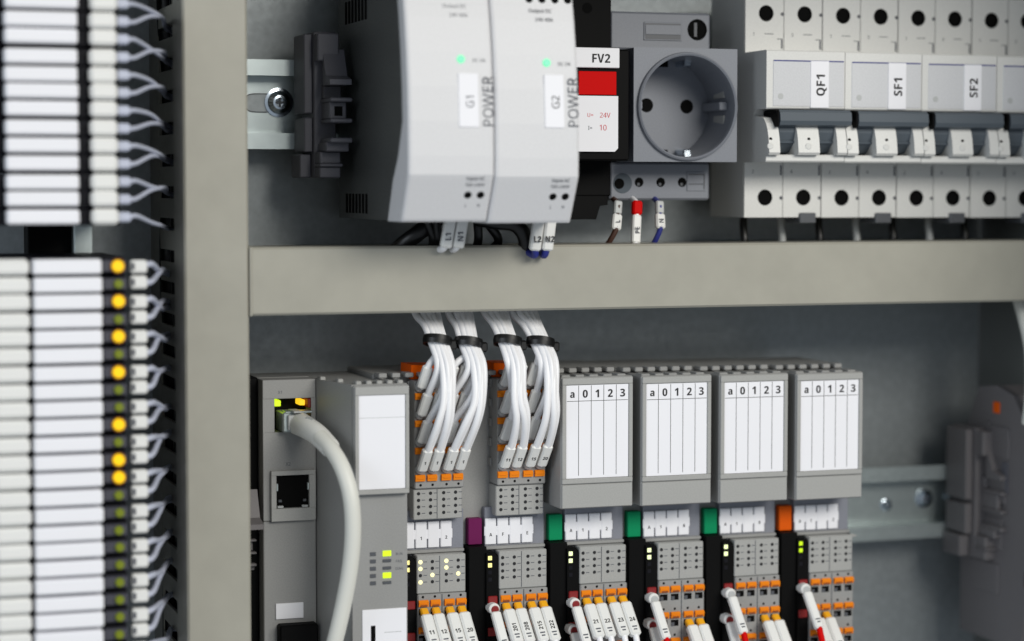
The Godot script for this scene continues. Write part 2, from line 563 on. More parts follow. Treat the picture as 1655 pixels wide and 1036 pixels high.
func power_supply(x0: float, label: String, name_: String, text_y: float, led_y: float, dy: float) -> void:
	var o := thing("power_supply", label, "power supply", V(x0, dy, 0), "power supplies on the upper rail")
	var w := 38.9
	obj("housing", S().prism(PackedVector2Array([Vector2(8, 46.9), Vector2(100, 46.9), Vector2(103, 58), Vector2(110, 68), Vector2(116, 76), Vector2(120, 83), Vector2(123, 92), Vector2(121.5, 105), Vector2(119.5, 120), Vector2(116.5, 135), Vector2(113, 149), Vector2(108, 164), Vector2(105, 170), Vector2(8, 170)]), 0, 0.3, w - 0.3), M.psu_dark, o)
	# white front hood: curved profile (z, y), with rounded long edges
	var prof := [Vector2(98, 46.6), Vector2(118.2, 46.6), Vector2(119.2, 47.6), Vector2(128.9, 65.2), Vector2(129.8, 67.0), Vector2(130.1, 75), Vector2(129.8, 90), Vector2(128.7, 105), Vector2(126.8, 120), Vector2(124.0, 135), Vector2(120.5, 149), Vector2(116, 164), Vector2(113, 170)]
	var hood := S()
	var back := func(q: Vector2) -> float:
		return lerpf(97.0, q.x - 8.5, smoothstep(46.0, 92.0, q.y))
	var insets := [[1.6, 0.0], [0.75, -0.25], [0.2, -0.8], [0.0, -1.6]]
	for i in prof.size() - 1:
		var a: Vector2 = prof[i]
		var b: Vector2 = prof[i + 1]
		var d := (b - a).normalized()
		var m := Vector2(-d.y, d.x) * -1.0
		hood.quad(V(1.6, a.y, a.x), V(1.6, b.y, b.x), V(w - 1.6, b.y, b.x), V(w - 1.6, a.y, a.x), V(0, m.y, m.x))
		for k in 3:
			var e0: Array = insets[k]
			var e1: Array = insets[k + 1]
			for s in [0, 1]:
				var xa: float = e0[0] if s == 0 else w - e0[0]
				var xb: float = e1[0] if s == 0 else w - e1[0]
				hood.quad(V(xa, a.y, a.x + e0[1]), V(xb, a.y, a.x + e1[1]), V(xb, b.y, b.x + e1[1]), V(xa, b.y, b.x + e0[1]), V(-1 if s == 0 else 1, 0, 0.6))
		for s in [0.0, w]:
			hood.quad(V(s, a.y, a.x - 1.6), V(s, b.y, b.x - 1.6), V(s, b.y, back.call(b)), V(s, a.y, back.call(a)), V(-1 if s == 0.0 else 1, 0, 0))
	obj("front_hood", hood, M.psu_white, o)
	# ventilation slots on the left side
	for k in 7:
		var f := S()
		f.box(V(-0.05, 49.5, 22 + k * 6.0), V(0.5, 58.5, 24.6 + k * 6.0), 0.1)
		obj("vent_slot", f, M.hole, o)
		f = S()
		f.box(V(-0.05, 138, 22 + k * 6.0), V(0.5, 148.5, 24.6 + k * 6.0), 0.1)
		obj("vent_slot", f, M.hole, o)
	var zf := func(y: float) -> float:
		for i in prof.size() - 1:
			if y >= prof[i].y and y <= prof[i + 1].y:
				return lerpf(prof[i].x, prof[i + 1].x, (y - prof[i].y) / (prof[i + 1].y - prof[i].y))
		return 130.0
	var slope := atan2(7.0, 50.0)
	var low := -atan2(9.7, 17.6)
	print_text("Output DC", 1.65, V(22.8, text_y + 0.9 - dy, zf.call(text_y + 0.9) + 0.05), M.ink_grey, o, 0, false, -slope)
	print_text("24V 40A", 1.65, V(24.4, text_y - 3.0 - dy, zf.call(text_y - 3.0) + 0.05), M.ink_grey, o, 0, false, -slope)
	var lamp := obj("status_lamp", dot(1.75, 0.5), M.led_green, o, V(24.4, led_y - dy, zf.call(led_y)))
	lamp.rotation.x = -0.11
	print_text("DC OK", 1.5, V(32.6, led_y - dy - 0.4, zf.call(led_y) + 0.1), M.ink_grey, o, 0, false, -0.12)
	var s := obj("name_label", S().box(V(-4.5, -11.6, -0.2), V(4.5, 11.6, 0.3), 0.15), M.paper, o, V(27.3, 99 - dy, zf.call(98.0)))
	s.rotation.x = -0.075
	print_text(name_, 3.6, V(0.6, -0.3, 0.32), M.ink_grey if name_ == "G1" else M.ink, s, PI / 2, false)
	print_text("POWER", 4.8, V(36.2, 98.4 - dy, zf.call(98.0) + 0.1), M.ink_grey, o, PI / 2, false, -0.06)
	for k in 2:
		var h := obj("terminal_hole", dot(1.75, 0.06), M.hole, o, V(28.2 + k * 5.8, 58.2, zf.call(58.2)))
		h.rotation.x = -low
		print_text(["L", "N"][k], 1.5, V(28.0 + k * 5.8, 53.6, zf.call(53.6) + 0.05), M.ink_grey, o, 0, false, -low)
	print_text("Input AC", 1.55, V(30.6, 65.3, zf.call(65.3) + 0.2), M.ink_grey, o, 0, false, -low)
	print_text("100-240V", 1.55, V(30.6, 62.6, zf.call(62.6) + 0.1), M.ink_grey, o, 0, false, -low)
	for k in 4:
		var h := obj("terminal_hole", dot(1.8, 0.06), M.hole, o, V(18.2 + k * 6.0, 144.6 if name_ == "G2" else 149.0, zf.call(144.6 if name_ == "G2" else 149.0)))
		h.rotation.x = -0.24


# a flat-sided marker sleeve from a to b with its print; the face looks towards +z
func sleeve(o: Node, a: Vector3, b: Vector3, w: float, m: Material, text := "", called := "sleeve") -> void:
	var len := a.distance_to(b)
	var y := (a - b).normalized()
	var x := Vector3.RIGHT
	var z := x.cross(y).normalized()
	x = y.cross(z)
	var key := "sleeve%.1f_%.1f" % [len, w]
	var g := make(key, func(): return S().box(V(-w / 2, -len / 2, -w * 0.36), V(w / 2, len / 2, w * 0.36), w * 0.16))
	var s := obj(called, g, m, o, (a + b) / 2.0)
	s.basis = Basis(x, y, z)
	if called == "sleeve" and len > 13.5 and a.z < 10.0:
		for k in 2:
			obj("printed_line", make("tagline%d" % k, func(): return S().box(V(-1.3 + k * 0.4, -0.35, 0), V(1.2 - k * 0.3, 0.35, 0.05), 0.01)), M.ink_grey, s, V(0.1, -len * 0.27 - k * 1.5, w * 0.36))
	if text:
		print_text(text, w * 0.36, V(0.05, -len * 0.06, w * 0.37), M.ink, s, 0.0 if text.length() < 3 else PI / 2)


func power_wires() -> void:
	var spec := [
		[-33.7, -35.4, "L1", "white tagged supply wire L1, outer one under power supply G1"],
		[-27.8, -29.6, "N1", "white tagged supply wire N1 under power supply G1"],
		[8.6, 7.1, "L2", "white tagged supply wire L2 under power supply G2"],
		[14.3, 13.1, "N2", "white tagged supply wire N2 with blue end under power supply G2"]]
	for i in 4:
		var q: Array = spec[i]
		var o := thing("supply_wire", q[3], "wire", Vector3.ZERO, "tagged supply wires under the power supplies")
		var yb := 34.2 if i < 2 else 32.6
		sleeve(o, V(q[0], 47.5, 88), V(q[1], yb, 86), 5.2, M.sleeve, "")
		print_text(q[2], 2.6, V(q[1] + 0.4, yb + 5.2, 89.3), M.ink_grey if i < 2 else M.ink, o, PI / 2 if i < 2 else 0.0)
		obj("core", S().tube([V(q[1], yb + 2, 86), V(q[1] + (1.0 if i == 2 else -0.4), yb - (2.2 if i > 1 else 0.2), 84), V(q[1], yb - 1, 77)], 1.7, 8), M.blue if i > 1 else M.wire_white, o)
	var cab := [
		[[V(-28, 52, 66), V(-35, 46.5, 69), V(-43, 41, 70), V(-50, 35, 66), V(-53, 28, 55)], 3.9, "thick black cable slanting out under power supply G1"],
		[[V(-41.5, 50, 72), V(-39.8, 45, 74), V(-37.0, 37, 72), V(-36.5, 28, 60)], 2.2, "thin black wire crossing behind tag L1"],
		[[V(-37.5, 50, 76), V(-36.4, 44, 76), V(-35.6, 37, 73), V(-36, 28, 60)], 2.0, "thin black wire straight behind tag L1"],
		[[V(-15.3, 50, 70), V(-15.0, 45, 70), V(-14.3, 36, 68), V(-14.2, 28, 55)], 2.1, "black wire, first of a pair between both power supplies"],
		[[V(-9.6, 50, 70), V(-9.9, 45, 70), V(-4.4, 36, 68), V(-11.6, 28, 55)], 2.1, "black wire, second of a pair between both power supplies"],
		[[V(-16, 47.0, 72), V(-8, 45.6, 75), V(0, 44.6, 77), V(4.6, 40, 78), V(6.4, 34, 75), V(6.8, 26, 60)], 3.5, "thick black cable bending over beside tag L2"]]
	for q in cab:
		var o := obj("black_cable", S().tube(q[0], q[1], 12), M.cable_black)
		tag(o, q[2], "cable", "black cables under the power supplies")


func surge_device() -> void:
	var o := thing("surge_protector", "black protection device labelled FV2 with red window beside power supply G2", "protection device")
	obj("base", S().box(V(20, 57, 4), V(60.5, 165, 45), 0.8), M.black, o)
	obj("foot", S().prism(PackedVector2Array([Vector2(20, 46), Vector2(53, 46), Vector2(55, 52.5), Vector2(59, 53), Vector2(59, 58), Vector2(20, 58)]), 2, 4, 44.5), M.black, o)
	obj("nose", S().box(V(30, 74, 44), V(60.6, 126.2, 68.5), 0.8), M.black, o)
	var f := PackedVector2Array([Vector2(31, 79.4), Vector2(32, 78.2), Vector2(52.6, 78.2), Vector2(54.2, 79.8), Vector2(54.2, 104.2), Vector2(31, 104.2)])
	obj("front_plate", S().prism(f, 2, 68.4, 70.2), M.paper, o)
	obj("red_window", S().box(V(34.5, 104.7, 68.3), V(53.4, 115.6, 70.0), 0.2), M.red, o)
	var l := obj("name_label", S().box(V(31, 117.3, 68.3), V(54.8, 126.6, 70.4), 0.3), M.paper, o)
	print_text("FV2", 4.0, V(45.4, 121.6, 70.45), M.ink, l)
	print_text("24V", 2.3, V(47.6, 95.2, 70.25), M.ink_red, o, 0, false)
	print_text("10", 2.6, V(46.6, 89.4, 70.25), M.ink_red, o, 0, false)
	print_text("U=", 1.8, V(40.2, 95.2, 70.25), M.ink_red, o, 0, false)
	print_text("I=", 1.8, V(40.2, 89.2, 70.25), M.ink_grey, o, 0, false)
	obj("terminal_hole", dot(2.6, 0.1), M.hole, o, V(48, 147, 45))


func socket() -> void:
	var o := thing("power_socket", "grey round wall-type power socket with two pin holes on rail", "power socket")
	obj("base", S().box(V(60.2, 55.2, 4), V(112.6, 73.5, 44), 1.0), M.socket, o)
	obj("base", S().box(V(60.2, 127.7, 4), V(112.6, 146, 44), 1.0), M.socket, o)
	obj("base", S().box(V(60.4, 73.6, 4), V(117.2, 127.6, 32), 0.6), M.socket, o)
	obj("nose_side", S().box(V(64.3, 73.8, 31), V(117.3, 74.6, 64.9), 0.2), M.socket, o)
	obj("nose_side", S().box(V(64.3, 126.6, 31), V(117.3, 127.4, 64.9), 0.2), M.socket, o)
	obj("nose_side", S().box(V(64.1, 73.8, 31), V(65.0, 127.4, 64.85), 0.2), M.socket, o)
	obj("nose_side", S().box(V(116.6, 73.8, 31), V(117.5, 127.4, 64.85), 0.2), M.socket, o)
	var c := Vector2(91.5, 99.9)
	obj("front_plate", S().holed(Vector2(64.1, 73.6), Vector2(117.5, 127.6), 65, c, 24.6, 2), M.socket, o)
	var well := S().lathe([Vector2(0, 36), Vector2(23.6, 36), Vector2(24.5, 64.5)], V(c.x, c.y, 0), 56)
	obj("well", well, M.socket, o)
	obj("rim", S().lathe([Vector2(23.9, 64), Vector2(24.2, 66.6), Vector2(24.9, 67.1), Vector2(25.6, 66.6), Vector2(26, 64.9)], V(c.x, c.y, 0), 64), M.socket, o)
	for h in [[82.4, 101.4], [103.6, 101.0]]:
		obj("pin_hole", dot(3.5, 0.06), M.hole, o, V(h[0], h[1], 36.0))
	for s in [[121.6, 1.0], [78.3, -1.0]]:
		obj("earth_clip", S().box(V(97.6, s[0] - 1.6, 34), V(101.2, s[0] + 1.6, 47), 0.4), M.screw, o)
		obj("clip_slot", S().box(V(87.5, s[0] - 1.5, 36.05), V(93.5, s[0] + 1.5, 36.4), 0.1), M.hole, o)
	obj("guide_rib", S().box(V(111.5, 98.6, 36), V(116.0, 102.6, 58), 0.4), M.socket, o)
	obj("guide_rib", S().box(V(67.2, 98.6, 36), V(71.5, 102.6, 58), 0.4), M.socket, o)
	for y in [[104.6, 112.5], [88.0, 96.2]]:
		obj("side_slit", S().box(V(114.4, y[0], 44), V(115.3, y[1], 56), 0.1), M.module_light, o)
	# upper and lower terminal parts
	var wn := obj("window_frame", S().box(V(77.5, 132.4, 43.8), V(97.4, 141.2, 44.5), 0.2), M.socket, o)
	obj("window", S().box(V(78.2, 133.0, 44.4), V(96.7, 140.6, 44.6), 0.1), M.lamp_grey, wn)
	obj("window_bar", S().box(V(78.2, 135.2, 44.5), V(96.7, 139.9, 44.9), 0.15), M.socket, wn)
	obj("terminal_hole", S().lathe([Vector2(5.2, 44.0), Vector2(4.9, 44.4), Vector2(4.3, 44.4), Vector2(4.2, 44.1), Vector2(0, 44.1)], V(105.6, 138.0, 0), 24), M.hole, o)
	obj("terminal_screw", S().box(V(103.8, 134.6, 44.05), V(105.4, 141.4, 44.3), 0.1), M.lamp_grey, o)
	obj("terminal_hole", S().lathe([Vector2(4.9, 44.0), Vector2(4.8, 44.25), Vector2(0, 44.25)], V(66.8, 63.4, 0), 24), M.lever, o)
	obj("terminal_screw", S().lathe([Vector2(2.6, 44.2), Vector2(2.5, 44.5), Vector2(0, 44.5)], V(65.0, 63.2, 0), 20), M.hole, o)
	for k in 3:
		obj("terminal_hole", S().lathe([Vector2(2.3, 44.0), Vector2(2.2, 44.25), Vector2(0, 44.25)], V(75.4 + k * 11.3, 63.9, 0), 18), M.hole, o)
		obj("terminal_screw", S().box(V(74.2 + k * 11.3, 62.2, 44.2), V(75.6 + k * 11.3, 63.6, 44.5), 0.1), M.lamp_grey, o)
	wn = obj("window_frame", S().box(V(100.4, 59.6, 43.8), V(110.4, 69.0, 44.4), 0.2), M.socket, o)
	obj("window_line", S().box(V(101.2, 67.4, 44.3), V(109.8, 68.0, 44.55), 0.1), M.lamp_grey, wn)
	obj("window_line", S().box(V(109.2, 60.6, 44.3), V(109.8, 67.4, 44.55), 0.1), M.lamp_grey, wn)
	obj("window_line", S().box(V(101.2, 62.8, 44.3), V(109.2, 63.2, 44.55), 0.1), M.lamp_grey, wn)


func socket_wires() -> void:
	var spec := [
		["brown", V(62.2, 57, 40), V(62.2, 53.4, 50), V(59.0, 41.0, 55), V(55.9, 34, 52), V(54, 26, 40), "brown wire with white printed sleeve under the power socket", "L"],
		["red", V(72.2, 57, 40), V(72.0, 53.4, 50), V(69.2, 34.6, 55), V(68.5, 31, 52), V(68, 26, 40), "white sleeved wire with a red collar under the power socket", "PE"],
		["blue", V(83.8, 57, 40), V(83.6, 53.3, 50), V(82.0, 41.4, 55), V(79.6, 34, 52), V(78, 26, 40), "blue wire with white printed sleeve under the power socket", "N"]]
	for q in spec:
		var o := thing("socket_wire", q[6], "wire", Vector3.ZERO, "sleeved wires under the power socket")
		obj("core", S().tube([q[1], q[2], q[2].lerp(q[3], 0.3), q[2].lerp(q[3], 0.7), q[3], q[4], q[5]], 1.35, 10), M.wire_white if q[0] == "red" else M[q[0]], o)
		var a: Vector3 = q[2]
		var b: Vector3 = q[3]
		if q[0] == "red":
			sleeve(o, a + V(0, 1.5, 0), a.lerp(b, 0.28), 4.9, M.red, "", "collar")
			sleeve(o, a.lerp(b, 0.28), b, 4.4, M.sleeve, "")
		else:
			sleeve(o, a + V(0, 1.5, 0), a.lerp(b, 0.4), 4.0, M.sleeve_grey, "", "ferrule")
			sleeve(o, a.lerp(b, 0.4), b, 4.7, M.sleeve, "")
		print_text(q[7], 2.2, a.lerp(b, 0.66) + V(0, 0, 2.3), M.ink_grey, o, PI / 2)


func breakers() -> void:
	var names := ["QF1", "SF1", "SF2", ""]
	var labels := ["white two-pole circuit breaker labelled QF1, nearest the power socket", "white two-pole circuit breaker labelled SF1", "white two-pole circuit breaker labelled SF2", "white two-pole circuit breaker beyond SF2, cut by the picture edge"]
	for i in 4:
		var o := thing("circuit_breaker", labels[i], "circuit breaker", V(130.6 + 42.0 * i, -0.2 * i, 0), "circuit breakers on the upper rail")
		var w := 41.7
		var body := make("breaker_body", func():
			return S().prism(PackedVector2Array([Vector2(4, 46.6), Vector2(44, 46.6), Vector2(44, 73.6), Vector2(69.3, 73.6), Vector2(70, 74.3), Vector2(70, 76.6), Vector2(69.4, 77.2), Vector2(57, 77.2), Vector2(55, 80), Vector2(55, 96), Vector2(57, 99.2), Vector2(69.4, 99.2), Vector2(70, 99.8), Vector2(70, 126.8), Vector2(69.4, 127.4), Vector2(44, 127.4), Vector2(44, 158), Vector2(4, 158)]), 0, 0, w))
		obj("body", body, M.breaker, o)
		# terminal faces, each pole a face with its own opening
		for p in 2:
			for f in [[46.6, 73.6, 56.4], [127.4, 158.0, 146.8]]:
				var plate := make("face%.0f" % f[0], func(): return S().holed(Vector2(0.15, f[0]), Vector2(20.75, f[1]), 45, Vector2(11.3, f[2]), 4.0, 14))
				obj("terminal_face", plate, M.breaker, o, V(p * 20.9, 0, 0))
				obj("terminal_hole", cup(3.95, 0.9), M.hole, o, V(p * 20.9 + 11.3, f[2], 45.02))
				obj("pin_hole", dot(0.95, 0.06), M.lamp_grey, o, V(p * 20.9 + 20.0 if p == 0 else 41.0, f[2] - 0.2, 45.0))
			print_text(["1", "3"][p], 1.7, V(p * 20.9 + 4.6, 136.5, 45.05), M.ink_grey, o, 0, false)
			print_text(["2", "4"][p], 1.7, V(p * 20.9 + 4.6, 69.2, 45.05), M.ink_grey, o, 0, false)
			for q in [[10.5, 136.6, 15.4, 136.95], [19.4, 129.6, 20.3, 134.1], [17.2, 134.2, 20.3, 134.55], [19.4, 67.4, 20.3, 72.4]]:
				obj("printed_line", make("mark%.1f_%.1f" % [q[0], q[1]], func(): return S().box(V(q[0], q[1], 44.9), V(q[2], q[3], 45.05), 0.02)), M.ink_grey, o, V(p * 20.9, 0, 0))
		obj("face_panel", make("face_panel", func(): return S().box(V(3.4, 100.4, 69.5), V(41.3, 122.6, 70.25), 0.2)), M.breaker_panel, o)
		obj("printed_line", make("blue_line", func(): return S().box(V(3.6, 122.0, 70.1), V(41.0, 122.6, 70.4), 0.05)), M.ink_blue, o)
		obj("printed_mark", dot(1.5, 0.04), M.sleeve_grey, o, V(7.4, 105.2, 70.25))
		obj("name_label", make("breaker_label", func(): return S().box(V(23.2, 99.8, 70.0), V(33.0, 122.4, 70.6), 0.15)), M.paper, o)
		if names[i]:
			print_text(names[i], 4.4, V(28.6, 111.0, 70.65), M.ink, o, PI / 2)
		# toggle: handle bar over two poles and the dark drums under it
		obj("handle", make("handle", func(): return S().prism(PackedVector2Array([Vector2(58, 91), Vector2(71, 90.6), Vector2(74.2, 91.4), Vector2(75.2, 93.4), Vector2(74.6, 97.4), Vector2(72.5, 98.7), Vector2(58, 98.9)]), 0, 5.2, 43.2)), M.lever, o, V(0, 0, 0))
		obj("handle_end", make("handle_end", func(): return S().box(V(4.0, 90.4, 58), V(5.1, 98.6, 74.2), 0.4)), M.black, o)
		for p in 2:
			obj("drum", make("drum", func(): return S().prism(PackedVector2Array([Vector2(55, 77.4), Vector2(58, 77.4), Vector2(63, 78.4), Vector2(67.6, 82.6), Vector2(68.6, 82.8), Vector2(68.8, 83.6), Vector2(68.0, 84.0), Vector2(69.6, 88), Vector2(69.4, 92), Vector2(66, 96), Vector2(55, 96)]), 0, 5.7, 15.8)), M.lever, o, V(p * 20.9, 0, 0))
		var fin := func(a: float, b: float) -> Mesh:
			return make("fin%.1f_%.1f" % [a, b], func(): return S().prism(PackedVector2Array([Vector2(54, 77.0), Vector2(72.6, 77.0), Vector2(73.6, 78.2), Vector2(73.2, 81), Vector2(72.6, 85), Vector2(71.4, 89), Vector2(69.4, 92.4), Vector2(66.4, 95), Vector2(54, 96.4)]), 0, a, b))
		for q in [[0.1, 5.9], [15.6, 27.0], [36.5, 41.6]]:
			obj("fin", fin.call(q[0], q[1]), M.breaker, o)
			var cx: float = [1.2, 21.4, 0.0][[0.1, 15.6, 36.5].find(q[0])]
			if cx > 0.0:
				obj("fin_hole", dot(0.85, 0.1), M.hole, o, V(cx, 84.6, 72.62))
				obj("fin_bump", dot(1.6, 0.5), M.breaker, o, V(cx - 0.5, 81.2, 73.1))
		obj("rail_clip", make("rail_clip", func(): return S().box(V(29.8, 43.6, 30), V(38.6, 48.8, 46.4), 0.4)), M.lamp_grey, o)
	for i in 7:
		var x := 134.0 + 20.9 * i
		var o := obj("breaker_wire", S().tube([V(x + 6, 48, 24), V(x + 5, 42, 26), V(x + 4.6, 34, 28), V(x + 4, 26, 24)], 1.9, 8), M.sleeve_grey if i % 2 else M.cable_black)
		tag(o, "%s wire hanging in shade, %s from the socket end below the circuit breakers" % ["grey" if i % 2 else "black", ORD[i]], "wire", "wires below the circuit breakers")


func hole_grid(o: Node, xs: Array, y0: float, pitch: float, z: float, lit: Dictionary) -> void:
	for c in xs.size():
		for r in 4:
			var m: Material = M.led_warm if lit.has(c * 10 + r) else M.led_dark
			obj("status_lamp", dot(1.0 if lit.has(c * 10 + r) else 0.8, 0.25), m, o, V(xs[c], y0 - r * pitch, z))
			obj("printed_mark", make("dash", func(): return S().box(V(1.5, -0.18, 0), V(3.2, 0.18, 0.04), 0.01)), M.ink_grey, o, V(xs[c], y0 - r * pitch, z))


var COLS := [15.8, 21.6, 28.4, 34.2]


# one spring-clamp plug block with rows of orange levers over dark wire openings; y0 is the row of test holes
func plug(o: Node, y_top: float, y_bottom: float, y0: float, rows: int, z: float, filled: Array) -> Node:
	var p := obj("plug", S().box(V(14.2, y_bottom, 25), V(38.0, y_top, z), 0.5), M.module, o)
	for r in rows:
		var y := y0 - 12.7 * r
		for c in 4:
			obj("test_hole", dot(0.62, 0.06), M.hole, p, V(COLS[c] + 0.9, y, z))
			obj("lever", make("lever", func(): return S().prism(PackedVector2Array([Vector2(-1, -1.5), Vector2(1.1, -1.5), Vector2(1.6, 0.6), Vector2(0.6, 1.5), Vector2(-1, 1.5)]), 0, -2.35, 2.35).box(V(-1.5, -0.3, 1.0), V(1.5, 0.1, 1.7), 0.1)), M.orange, p, V(COLS[c] + 1.0, y - 2.9, z))
			obj("lever_slot", make("lever_slot", func(): return S().box(V(-1.7, -0.35, 0), V(1.7, 0.35, 0.14), 0.05)), M.lever_slot, p, V(COLS[c] + 1.0, y - 3.9, z + 1.25))
			obj("wire_opening", make("opening", func(): return S().box(V(-2.0, -1.5, -0.4), V(2.0, 1.5, 0.08), 0.05)), M.hole, p, V(COLS[c] + 0.9, y - 6.9, z))
			if not filled.has(r * 10 + c):
				obj("spring", make("spring", func(): return S().box(V(-1.9, -1.5, 0.02), V(-0.2, 0.4, 0.3), 0.1)), M.lamp_grey, p, V(COLS[c] + 0.9, y - 6.9, z))
	obj("groove", S().box(V(25.7, y_bottom + 0.3, z - 0.2), V(26.2, y_top - 0.3, z + 0.07), 0.02), M.lamp_grey, p)
	return p


func module_base(o: Node, tab: Material, marks: Array, lit: Dictionary, filled: Array) -> void:
	obj("housing", S().box(V(-3.6, -175, 2), V(36.2, -25.2, 50), 0.6), M.module, o)
	for k in 6:
		obj("cooling_rib", make("cooling_rib", func(): return S().box(V(0, -26.6, 50), V(4.0, -24.4, 58), 0.4)), M.module, o, V(-2.8 + k * 6.4, 0, 0))
	obj("front_plate", S().box(V(9.4, -126, 49), V(39.2, -89.5, 54.2), 0.3), M.module_blue, o)
	obj("color_tab", S().box(V(1.3, -107.0, 49), V(8.0, -94.6, 54.6), 0.3), tab, o)
	for k in 4:
		obj("marker", make("marker", func(): return S().box(V(-2.75, -6.2, 0), V(2.75, 6.2, 1.0), 0.3).box(V(-3.1, -2.0, 0.1), V(3.1, 2.4, 0.9), 0.1)), M.paper, o, V(12.1 + k * 6.1, -101.0, 54.3))
		if marks[k]:
			print_text(marks[k], 1.5, V(12.1 + k * 6.1, -102.6, 55.32), M.ink, o)
	obj("ledge", S().box(V(9.0, -109.4, 50), V(38.8, -107.9, 57), 0.3), M.module, o)
	var b := PackedVector2Array([Vector2(0, -180), Vector2(14.0, -180), Vector2(14.0, -111.6), Vector2(12.4, -110.0), Vector2(8.6, -109.2), Vector2(8.4, -107.3), Vector2(0, -107.3)])
	var pw := obj("power_connector", S().prism(b, 2, 20, 60), M.black, o)
	obj("connector_step", S().prism(PackedVector2Array([Vector2(8.0, -180), Vector2(13.8, -180), Vector2(13.8, -112.4), Vector2(12.2, -110.8), Vector2(8.0, -110.2)]), 2, 59.9, 61.5), M.black, pw)
	for k in 4:
		obj("status_lamp", make("led_box", func(): return S().box(V(-0.95, -1.0, 0), V(0.95, 1.0, 0.35), 0.2)), M[tab.resource_name + "_led"] if k < 2 else M.relay, pw, V(9.7, -112.6 - 3.4 * k, 61.4))
	for k in 2:
		obj("lever", S().box(V(8.6, -134.6 - 15.0 * k, 61), V(13.2, -130.6 - 15.0 * k, 62.6), 0.4), M.dark_red, pw, Vector3.ZERO, "dark red lever")
	var blk := obj("lamp_block", S().box(V(14.1, -127.6, 40), V(37.8, -109.6, 62), 0.4), M.module_light, o)
	hole_grid(blk, COLS, -112.6, 3.15, 62.0, lit)
	obj("groove", S().box(V(25.0, -127.0, 61.9), V(25.35, -110.0, 62.08), 0.02), M.lamp_grey, blk)
	plug(o, -127.7, -180, -128.9, 4, 63.0, filled)


# a tagged wire that leaves a lower plug and hangs down out of the picture
func hanging_wire(at: Vector3, dx: float, label: String, group: String, text: String, collar: Material, length := 15.0) -> void:
	var o := thing("tagged_wire", label, "wire", at, group)
	var a := V(0, -1.0, 4.2)
	var b := V(dx, -length, 15.5)
	if collar == M.amber_plastic:
		sleeve(o, V(-0.1, 1.2, 0.4), V(0.1, -2.6, 5.2), 3.7, collar, "", "ferrule")
	else:
		var fr := obj("ferrule", S().lathe([Vector2(2.7, -3), Vector2(2.7, 2.2), Vector2(2.2, 2.7), Vector2(1.2, 2.7), Vector2(1.2, 2.75), Vector2(0, 2.75)], Vector3.ZERO, 18), M.sleeve, o, V(-0.2, 0.4, 1.2))
		obj("ferrule_core", dot(1.9, 0.3), collar, fr, V(0.2, -0.2, 2.75))
	sleeve(o, a, b, 5.5 if collar == M.amber_plastic else 4.6, M.sleeve, text)
	obj("core", S().tube([b + (a - b).normalized(), b + V(dx * 0.1, -2, 0.8), b + V(dx * 0.3 + 0.3, -10, 2), b + V(0.6, -26, -6)], 1.5, 8), M.wire_white if collar == M.amber_plastic else M.red, o)


